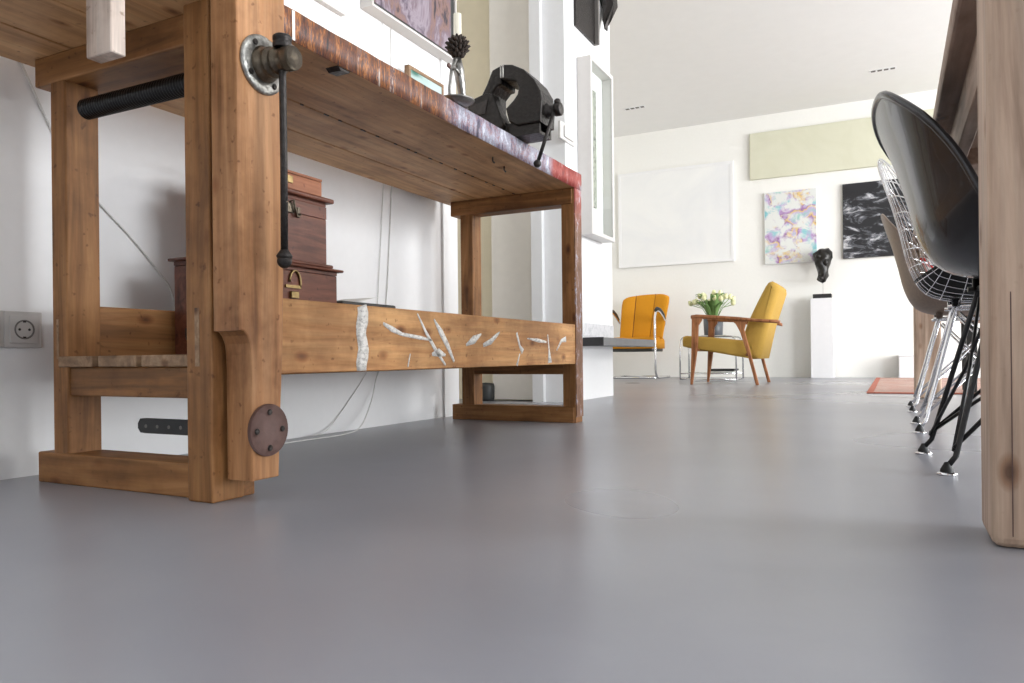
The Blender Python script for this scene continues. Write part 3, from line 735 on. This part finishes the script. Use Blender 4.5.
# ------------------------------------------------------------------ cantilever chair (faces -Y)
cc = thing('cantilever_chair', (-2.25, 7.35, 0), 'orange-yellow upholstered chair with chrome tube frame behind the hearth slab', 'armchair')
yF = 7.18
m = MB()   # back: three channels
def back_pt(u, v):   # u across -1..1, v up 0..1
    x = -2.215+u*(.225+.03*v)+.02*v
    y = yF+.36+.13*v-.03*(1-u*u)*0+.035*abs(u)**2*(-1)
    z = .40+v*.465-.012*u*u*v+.01*v*u
    return Vector((x, y, z))
ch_edges = [-1, -.42, .40, 1]
n1, n2 = 24, 14
P = []
for j in range(n2+1):
    v = j/n2; row = []
    for i in range(n1+1):
        u = -1+2*i/n1
        uu = u
        p = back_pt(uu*(1-.05*max(0, (v-.75)/.25)**2), v); p.z -= .035*abs(uu)**7*max(0, (v-.6)/.4)
        k = 0
        for e0, e1 in zip(ch_edges, ch_edges[1:]):
            if e0 <= u <= e1: k = math.sin(PI*(u-e0)/(e1-e0))
        p.y -= .035+.016*math.sqrt(max(k, 0))
        row.append(p)
    P.append(row)
m.grid(P)
m.build('backrest', YEL, cc, solid=.05, sub=1)
for ue in ch_edges[1:3]:
    MB().tube([back_pt(ue, v/8)+Vector((0, -.064, 0)) for v in range(9)], .0045, 6).build('seam', PIPE, cc)
cushion([(-2.44, .30), (-2.445, .38), (-2.43, .415), (-2.02, .415), (-2.0, .38), (-2.0, .30)], yF-.02, yF+.42, YEL, 'seat_cushion', cc)
MB().box(-2.43, -2.02, yF, yF+.40, .27, .30, .004).build('seat_board', BLACKFR, cc)
for sx in (-1, 1):
    cxm = -2.222; X_ = cxm+sx*.245
    tp = [(X_, yF+.48, .011), (X_, yF+.30, .011), (X_, yF+.08, .011), (X_, yF+.02, .02), (X_, yF-.02, .07), (X_, yF-.03, .20), (X_, yF-.035, .45), (X_, yF-.03, .60), (X_, yF-.0, .655), (X_, yF+.05, .672), (X_, yF+.14, .665), (X_, yF+.24, .63), (X_+sx*.0, yF+.34, .58), (X_-sx*.03, yF+.42, .54)]
    MB().tube(tp, .011, 12).build('frame_tube', CHROME, cc)
    MB().tube([(X_, yF-.005, .672), (X_, yF+.05, .690), (X_, yF+.14, .683), (X_, yF+.24, .648), (X_, yF+.32, .605)], [.014, .020, .021, .020, .014], 12).build('armrest_pad', BLACKFR, cc)
MB().tube([(-2.222-.245, yF+.48, .011), (-2.222, yF+.48, .011), (-2.222+.245, yF+.48, .011)], .011, 12).build('cross_tube', CHROME, cc)
for y, z in ((.02, .3), (0, .012)): MB().tube([(-2.467, yF+y, z), (-1.977, yF+y, z)], .010, 12).build('cross_tube', CHROME, cc)

# ------------------------------------------------------------------ glass side table with magazines
gt = thing('side_table', (-1.50, 6.98, 0), 'low chrome and glass side table behind the mustard armchair', 'side table')
def arch(y):
    return [(-1.745, y, .008), (-1.745, y, .30), (-1.74, y, .37), (-1.72, y, .395), (-1.68, y, .402), (-1.34, y, .402), (-1.28, y, .395), (-1.25, y, .37), (-1.242, y, .30), (-1.242, y, .008)]
for y in (6.86, 7.2):
    MB().tube(arch(y), .007, 10).build('frame_tube', CHROME, gt)
MB().tube([(-1.745, 6.86, .009), (-1.745, 7.2, .009)], .007, 10).tube([(-1.242, 6.86, .009), (-1.242, 7.2, .009)], .007, 10).tube([(-1.745, 6.86, .06), (-1.242, 6.86, .06)], .005, 8).tube([(-1.745, 7.2, .06), (-1.242, 7.2, .06)], .005, 8).tube([(-1.745, 6.86, .009), (-1.242, 6.86, .009)], .006, 8).build('floor_rail', CHROME, gt)
MB().box(-1.735, -1.252, 6.85, 7.21, .385, .394, .002).build('glass_top', GLASS, gt)
MB().box(-1.735, -1.252, 6.87, 7.19, .064, .070, .001).build('lower_shelf', GLASS, gt)
tm = thing('magazine_stack', (-1.37, 7.0, .0705), 'dark magazines lying on the lower shelf of the glass table', 'magazines')
MB().box(-1.50, -1.26, 6.89, 7.12, .0705, .084, .002).build('lower_magazine', PAPER, tm)
MB().box(-1.49, -1.265, 6.88, 7.11, .0842, .102, .002).build('upper_magazine', MAGAZ, tm)

# ------------------------------------------------------------------ vase with tulips
vx, vy, vz0 = -1.465, 6.98, .3945
vs = thing('flower_pot', (vx, vy, vz0), 'grey glazed cylindrical pot holding tulips on the glass side table', 'pot')
MB().lathe([(0, 0), (.078, 0), (.082, .004), (.090, .185), (.090, .185), (.084, .186), (.076, .02), (0, .018)], Matrix.Translation((vx, vy, vz0)), 36).build('pot_body', POT, vs)
MB().lathe([(0, .160), (.082, .160)], Matrix.Translation((vx, vy, vz0)), 30).build('soil', CONE, vs)
bq = thing('tulip_bunch', (vx, vy, vz0+.16), 'bunch of pale yellow tulips with green leaves in the grey pot', 'flowers')
random.seed(11)
stm = MB()
for i in range(20):
    a = 2*PI*i/20*2.618; rr = .03+.15*math.sqrt((i+.5)/20)
    tx, ty = vx+rr*math.cos(a)*1.12, vy+rr*math.sin(a)*.8
    tz = .79-.10*(rr/.18)**2+random.uniform(-.03, .02)
    stm.tube([(vx+.03*math.cos(a), vy+.03*math.sin(a), .55), (vx+.5*(tx-vx), vy+.5*(ty-vy), .66), (tx, ty, tz)], .0035, 6)
    M = Matrix.Translation((tx, ty, tz-.006)) @ Matrix.Rotation(.5*rr/.18, 4, Vector((-math.sin(a), math.cos(a), 0)))
    fm = MB().lathe([(0, 0), (.012, .003), (.021, .018), (.020, .034), (.013, .048), (.014, .052), (.008, .046)], M, 6)
    fm.build('tulip_flower', TULIP, bq)
stm.build('stems', LEAF, bq)
for i in range(40):
    a = 2*PI*i/40*5.236+random.uniform(-.1, .1); L = random.uniform(.05, .20); hgt = random.uniform(.13, .25)-.3*max(0, L-.14)
    m = MB(); P = []
    for k in range(8):
        q = k/7; rr = .035+L*q**1.3*.85; z = .555+hgt*math.sin(q*1.9)
        w_ = .017*math.sin(PI*(q*.92+.06))
        c = Vector((vx+rr*math.cos(a), vy+rr*math.sin(a), z)); sd = Vector((-math.sin(a), math.cos(a), 0))*w_
        P.append([c-sd, c+Vector((0, 0, -.004)), c+sd])
    m.grid(P); m.build('leaf', LEAF, bq, solid=.0015)

# ------------------------------------------------------------------ dining table on the right
dt = thing('dining_table', (.55, 2.75, 0), 'long pale oak dining table with thick square legs at the right', 'table')
MB().box(.089, 1.05, .90, 4.55, .742, .785, .006, 2).build('tabletop', TBLY, dt)
MB().box(.125, .150, 1.1, 4.35, .655, .742, .002).build('apron', TBLY, dt)
MB().box(.95, .975, 1.1, 4.35, .655, .742, .002).build('apron', TBLY, dt)
MB().box(.15, .95, 1.12, 1.145, .655, .742, .002).build('apron', TBLY, dt)
MB().box(.15, .95, 4.30, 4.325, .655, .742, .002).build('apron', TBLY, dt)
for y in (2.2, 3.3): MB().box(.15, .95, y, y+.08, .70, .742, .002).build('cross_brace', TBLY, dt)
MB().box(.1225, .1236, 1.0393, 1.045, .015, .30).build('drying_crack', PLATE, dt)
for x0, y0 in ((.102, 1.040), (.098, 4.30), (.89, 1.040), (.89, 4.30)):
    MB().box(x0, x0+.12, y0, y0+.12, 0, .742, .012, 3).build('leg', TBL, dt)

# ------------------------------------------------------------------ shell chairs
prof = [(-.299, .757), (-.286, .710), (-.262, .640), (-.240, .56), (-.218, .475), (-.182, .412), (-.12, .385), (-.02, .378), (.08, .386), (.15, .402), (.195, .405), (.215, .392)]
wid = [.185, .200, .215, .222, .226, .229, .231, .232, .230, .226, .218, .205]
lif = [.010, .020, .040, .064, .080, .086, .085, .060, .045, .03, .02, .015]
def interp(T, s):
    s = max(0, min(.99999, s))*(len(T)-1); i = int(s); f = s-i
    g = lambda k: T[max(0, min(len(T)-1, k))]
    def cr(a, b, c, d): return .5*((2*b)+(c-a)*f+(2*a-5*b+4*c-d)*f*f+(3*b-a-3*c+d)*f**3)
    if isinstance(T[0], tuple): return tuple(cr(g(i-1)[k], g(i)[k], g(i+1)[k], g(i+2)[k]) for k in (0, 1))
    return cr(g(i-1), g(i), g(i+1), g(i+2))
CRN = [.23]
def shell_pt(s, t, x0, y0, zs=1.0):
    """s 0 top .. 1 front, t -1..1"""
    q_ = 1-math.sqrt(max(0, 1-abs(t)**2.2)); s2 = CRN[0]*q_+s*(1-CRN[0]*q_-.07*q_)
    x, z = interp(prof, s2); w = interp(wid, s2); l = interp(lif, s2)
    a = interp(prof, s2-.01); b = interp(prof, s2+.01)
    dx, dz = b[0]-a[0], b[1]-a[1]; q = math.hypot(dx, dz); nx, nz = -dz/q, dx/q   # toward sitter
    L = l*abs(t)**2.3
    z = z+nz*L; x = x+nx*L
    if zs != 1: z = .38+(z-.38)*zs
    return Vector((x0+x, y0+w*t, z))
def sm(t): return math.sin(t*PI/2)
def rim_pts(x0, y0, zs=1.0, n=20):
    R = [shell_pt(0, sm(-1+2*i/n), x0, y0, zs) for i in range(n)] + [shell_pt(i/40, 1, x0, y0, zs) for i in range(40)]
    R += [shell_pt(1, sm(1-2*i/n), x0, y0, zs) for i in range(n)] + [shell_pt(1-i/40, -1, x0, y0, zs) for i in range(40)]
    return R
def eiffel(x0, y0, metal, t):
    tops = {}; 
    for sx in (-1, 1):
        for sy in (-1, 1):
            fx_, fy_ = x0+sx*.198, y0+sy*.158; tx_, ty_ = x0+sx*.10, y0+sy*.085
            MB().tube([(tx_-sx*.03, ty_, .366), (tx_, ty_, .362), (fx_-sx*.016, fy_-sy*.006, .035), (fx_, fy_, .014)], .0054, 10).build('leg', metal, t)
            g = MB().lathe([(0, 0), (.017, 0), (.018, .003), (.012, .006), (0, .006)], Matrix.Translation((fx_, fy_, .0)), 20)
            go = g.build('glide_disc', CHROME, t)
            MB().lathe([(.012, .005), (.011, .011), (.007, .018), (.004, .024), (0, .025)], Matrix.Translation((fx_, fy_, .0)), 16).build('glide_cap', RUBBER, go)
    m = MB()
    for sx in (-1, 1):      # crossing rods on front and rear faces
        for sy in (-1, 1):
            m.tube([(x0+sx*.185, y0+sy*.15, .045), (x0+sx*.135, y0+sy*.02, .20), (x0+sx*.10, y0-sy*.075, .345)], .0038, 8)
            m.tube([(x0+sx*.185, y0+sy*.15, .05), (x0+sx*.03, y0+sy*.10, .21), (x0-sx*.09, y0+sy*.075, .345)], .0038, 8)
            m.tube([(x0+sx*.185, y0+sy*.15, .05), (x0+sx*.01, y0+sy*.01, .215)], .0038, 8)
    m.build('cross_rod', metal, t)
    b = MB()
    for sy in (-1, 1): b.tube([(x0-.12, y0+sy*.085, .364), (x0+.12, y0+sy*.085, .364)], .006, 8)
    for sx in (-1, 1): b.tube([(x0+sx*.10, y0-.085, .366), (x0+sx*.10, y0+.085, .366)], .006, 8)
    for sx in (-1, 1):
        for sy in (-1, 1): b.cyl((x0+sx*.10, y0+sy*.085, .362), (x0+sx*.10, y0+sy*.085, .386), .012, 14)
    b.build('seat_mount', metal, t)
def shell_chair(label, y0, x0, mat, metal, name='shell_chair', rimr=.0045, zs=1.0, turn=0):
    t = thing(name, (x0, y0, 0), label, 'chair')
    m = MB(); m.grid([[shell_pt(i/36, sm(-1+2*j/28), x0, y0, zs) for j in range(29)] for i in range(37)])
    m.build('seat_shell', mat, t, solid=.005, recalc=False)
    MB().tube(rim_pts(x0, y0, zs), rimr, 8, closed=True).build('shell_rim', mat, t)
    eiffel(x0, y0, metal, t); t.rotation_euler.z = turn; return t
CX = .265
shell_chair('black plastic shell chair on black wire legs, nearest to the camera', 1.80, .272, BLACKSH, DARKM, rimr=.0075, turn=.09)
shell_chair('taupe brown shell chair on chrome wire legs, behind the wire chair', 3.46, CX, BROWNSH, CHROME, zs=1.10)
# wire chair
wc = thing('wire_chair', (CX, 2.60, 0), 'chrome wire mesh chair between the black and the brown shell chairs', 'chair')
m = MB(); ZS_ = 1.15; CRN[0] = .12
for i in range(1, 19):
    m.tube([shell_pt(i/19, -1+2*j/16, CX, 2.6, ZS_) for j in range(17)], .0016, 5)
for j in range(1, 15):
    m.tube([shell_pt(k/32, -1+2*j/15, CX, 2.6, ZS_) for k in range(33)], .0016, 5)
m.build('wire_mesh', CHROME, wc)
R = rim_pts(CX, 2.6, ZS_); c0 = Vector((CX, 2.6, .5))
MB().tube(R, .003, 8, closed=True).tube([p+(c0-p).normalized()*.012 for p in R], .0025, 8, closed=True).build('rim_wire', CHROME, wc)
eiffel(CX, 2.60, CHROME, wc)
m = MB(); m.grid([[shell_pt(.42+.5*i/14, (-1+2*j/12)*.86, CX, 2.6, ZS_)+Vector((0, 0, .012)) for j in range(13)] for i in range(15)])
m.build('seat_pad', BLACKF, wc, solid=.014)
# red and white cushion on the brown chair
m = MB()
P = []
for i in range(13):
    for_row = []
    for j in range(13):
        a, b = -1+2*i/12, -1+2*j/12
        pass
def pillow(c, ux, uy, nrm, h, th):
    m = MB()
    for sgn in (1, -1):
        P = []
        for i in range(15):
            row = []
            for j in range(15):
                a, b = -1+2*i/14, -1+2*j/14
                k = max(0, (1-a**4)*(1-b**4))**.5
                s_ = 1-.05*(abs(a*b))**1
                row.append(c+ux*a*h*s_+uy*b*h*s_+nrm*th*k*sgn)
            P.append(row)
        m.grid(P)
    bmesh.ops.remove_doubles(m.bm, verts=m.bm.verts[:], dist=1e-5)
    return m
ux = Vector((0, 1, 0)); nrm = Vector((.93, 0, .36)).normalized(); uy = nrm.cross(ux)
solo('cushion', pillow(Vector((.135, 3.46, .520)), ux, uy, nrm, .10, .035), REDW, (.135, 3.46, .42), 'red and white patterned cushion on the taupe brown chair', 'cushion', recalc=True)

# ------------------------------------------------------------------ rug, white box, chair across the table
rg = thing('rug', (.5, 6.3, 0), 'faded red striped rug on the floor at the far end of the dining table', 'rug')
MB().box(-.10, .95, 4.78, 7.60, .0005, .007, .002).build('woven_field', RUG, rg)
MB().box(-.135, -.10, 4.75, 7.62, .0005, .008, .002).box(-.10, .95, 4.75, 4.78, .0005, .008, .002).build('red_border', RUGB, rg)
m = MB().box(.05, .45, 7.70, 7.885, .0, .20, .006, 2).box(.045, .455, 7.695, 7.89, .20, .212, .003, 2)
solo('storage_box', m, PEDW, (.25, 7.8, 0), 'low white box against the back wall beside the rug', 'box')
wch = thing('wooden_chair', (.62, 5.0, .0085), 'wooden chair with brown seat rail and dark legs seen between the wire legs', 'chair')
MB().box(.36, .86, 4.8, 5.2, .40, .445, .008, 2).build('seat', TEAK, wch)
for x, y in ((.39, 4.83), (.83, 4.83), (.39, 5.17), (.83, 5.17)):
    MB().prism([(x-.022, .0085), (x+.022, .0085), (x+.026, .40), (x-.026, .40)], 1, y-.022, y+.022, .003, 1).build('leg', BLACKFR, wch, recalc=True)
for y in (4.83, 5.17): MB().box(.82, .86, y-.018, y+.018, .44, .80, .004).build('back_post', TEAK, wch)
MB().box(.825, .85, 4.83, 5.17, .68, .80, .006, 2).build('back_rail', TEAK, wch)

# ------------------------------------------------------------------ light
w = bpy.data.worlds.new('sky'); SC.world = w; w.use_nodes = True
bg = w.node_tree.nodes['Background']; bg.inputs[0].default_value = (.92, .96, 1.0, 1); bg.inputs[1].default_value = 1.0
def window_light(name, loc, rot, sx, sy, power, col=(1, 1, 1)):
    l = bpy.data.lights.new(name, 'AREA'); l.shape = 'RECTANGLE'; l.size = sx; l.size_y = sy; l.energy = power; l.color = col
    o = bpy.data.objects.new(name, l); COL.objects.link(o); o.location = loc; o.rotation_euler = rot; return o
window_light('daylight_window', (XR+.05, 1.8, 1.28), (0, PI/2-.25, 0), 2.3, 1.8, 228, (.93, .965, 1))
window_light('daylight_window', (XR+.05, 5.35, 1.28), (0, PI/2-.3, 0), 2.3, 2.1, 235, (1, .995, .985))
window_light('daylight_window', (2.3, -3.05, 1.4), (PI/2, 0, 0), 2.2, 1.7, 14, (.93, .95, 1))

# ------------------------------------------------------------------ camera
cam = bpy.data.cameras.new('camera'); co = bpy.data.objects.new('camera', cam); COL.objects.link(co)
cam.sensor_width = 36; cam.lens = 750/1024*36; cam.shift_y = 15.5/1024; cam.clip_start = .02
yaw = math.radians(26.9); roll = -.0105
co.location = (0, 0, .23)
co.matrix_world = Matrix.Translation((0, 0, .23)) @ Matrix.Rotation(yaw, 4, 'Z') @ Matrix.Rotation(PI/2, 4, 'X') @ Matrix.Rotation(roll, 4, 'Z')
SC.camera = co
cc.location.x -= .085
vs_ = SC.view_settings; vs_.view_transform = 'Standard'; vs_.look = 'None'; vs_.gamma = 1; vs_.use_curve_mapping = False
vs_.exposure = 0.14
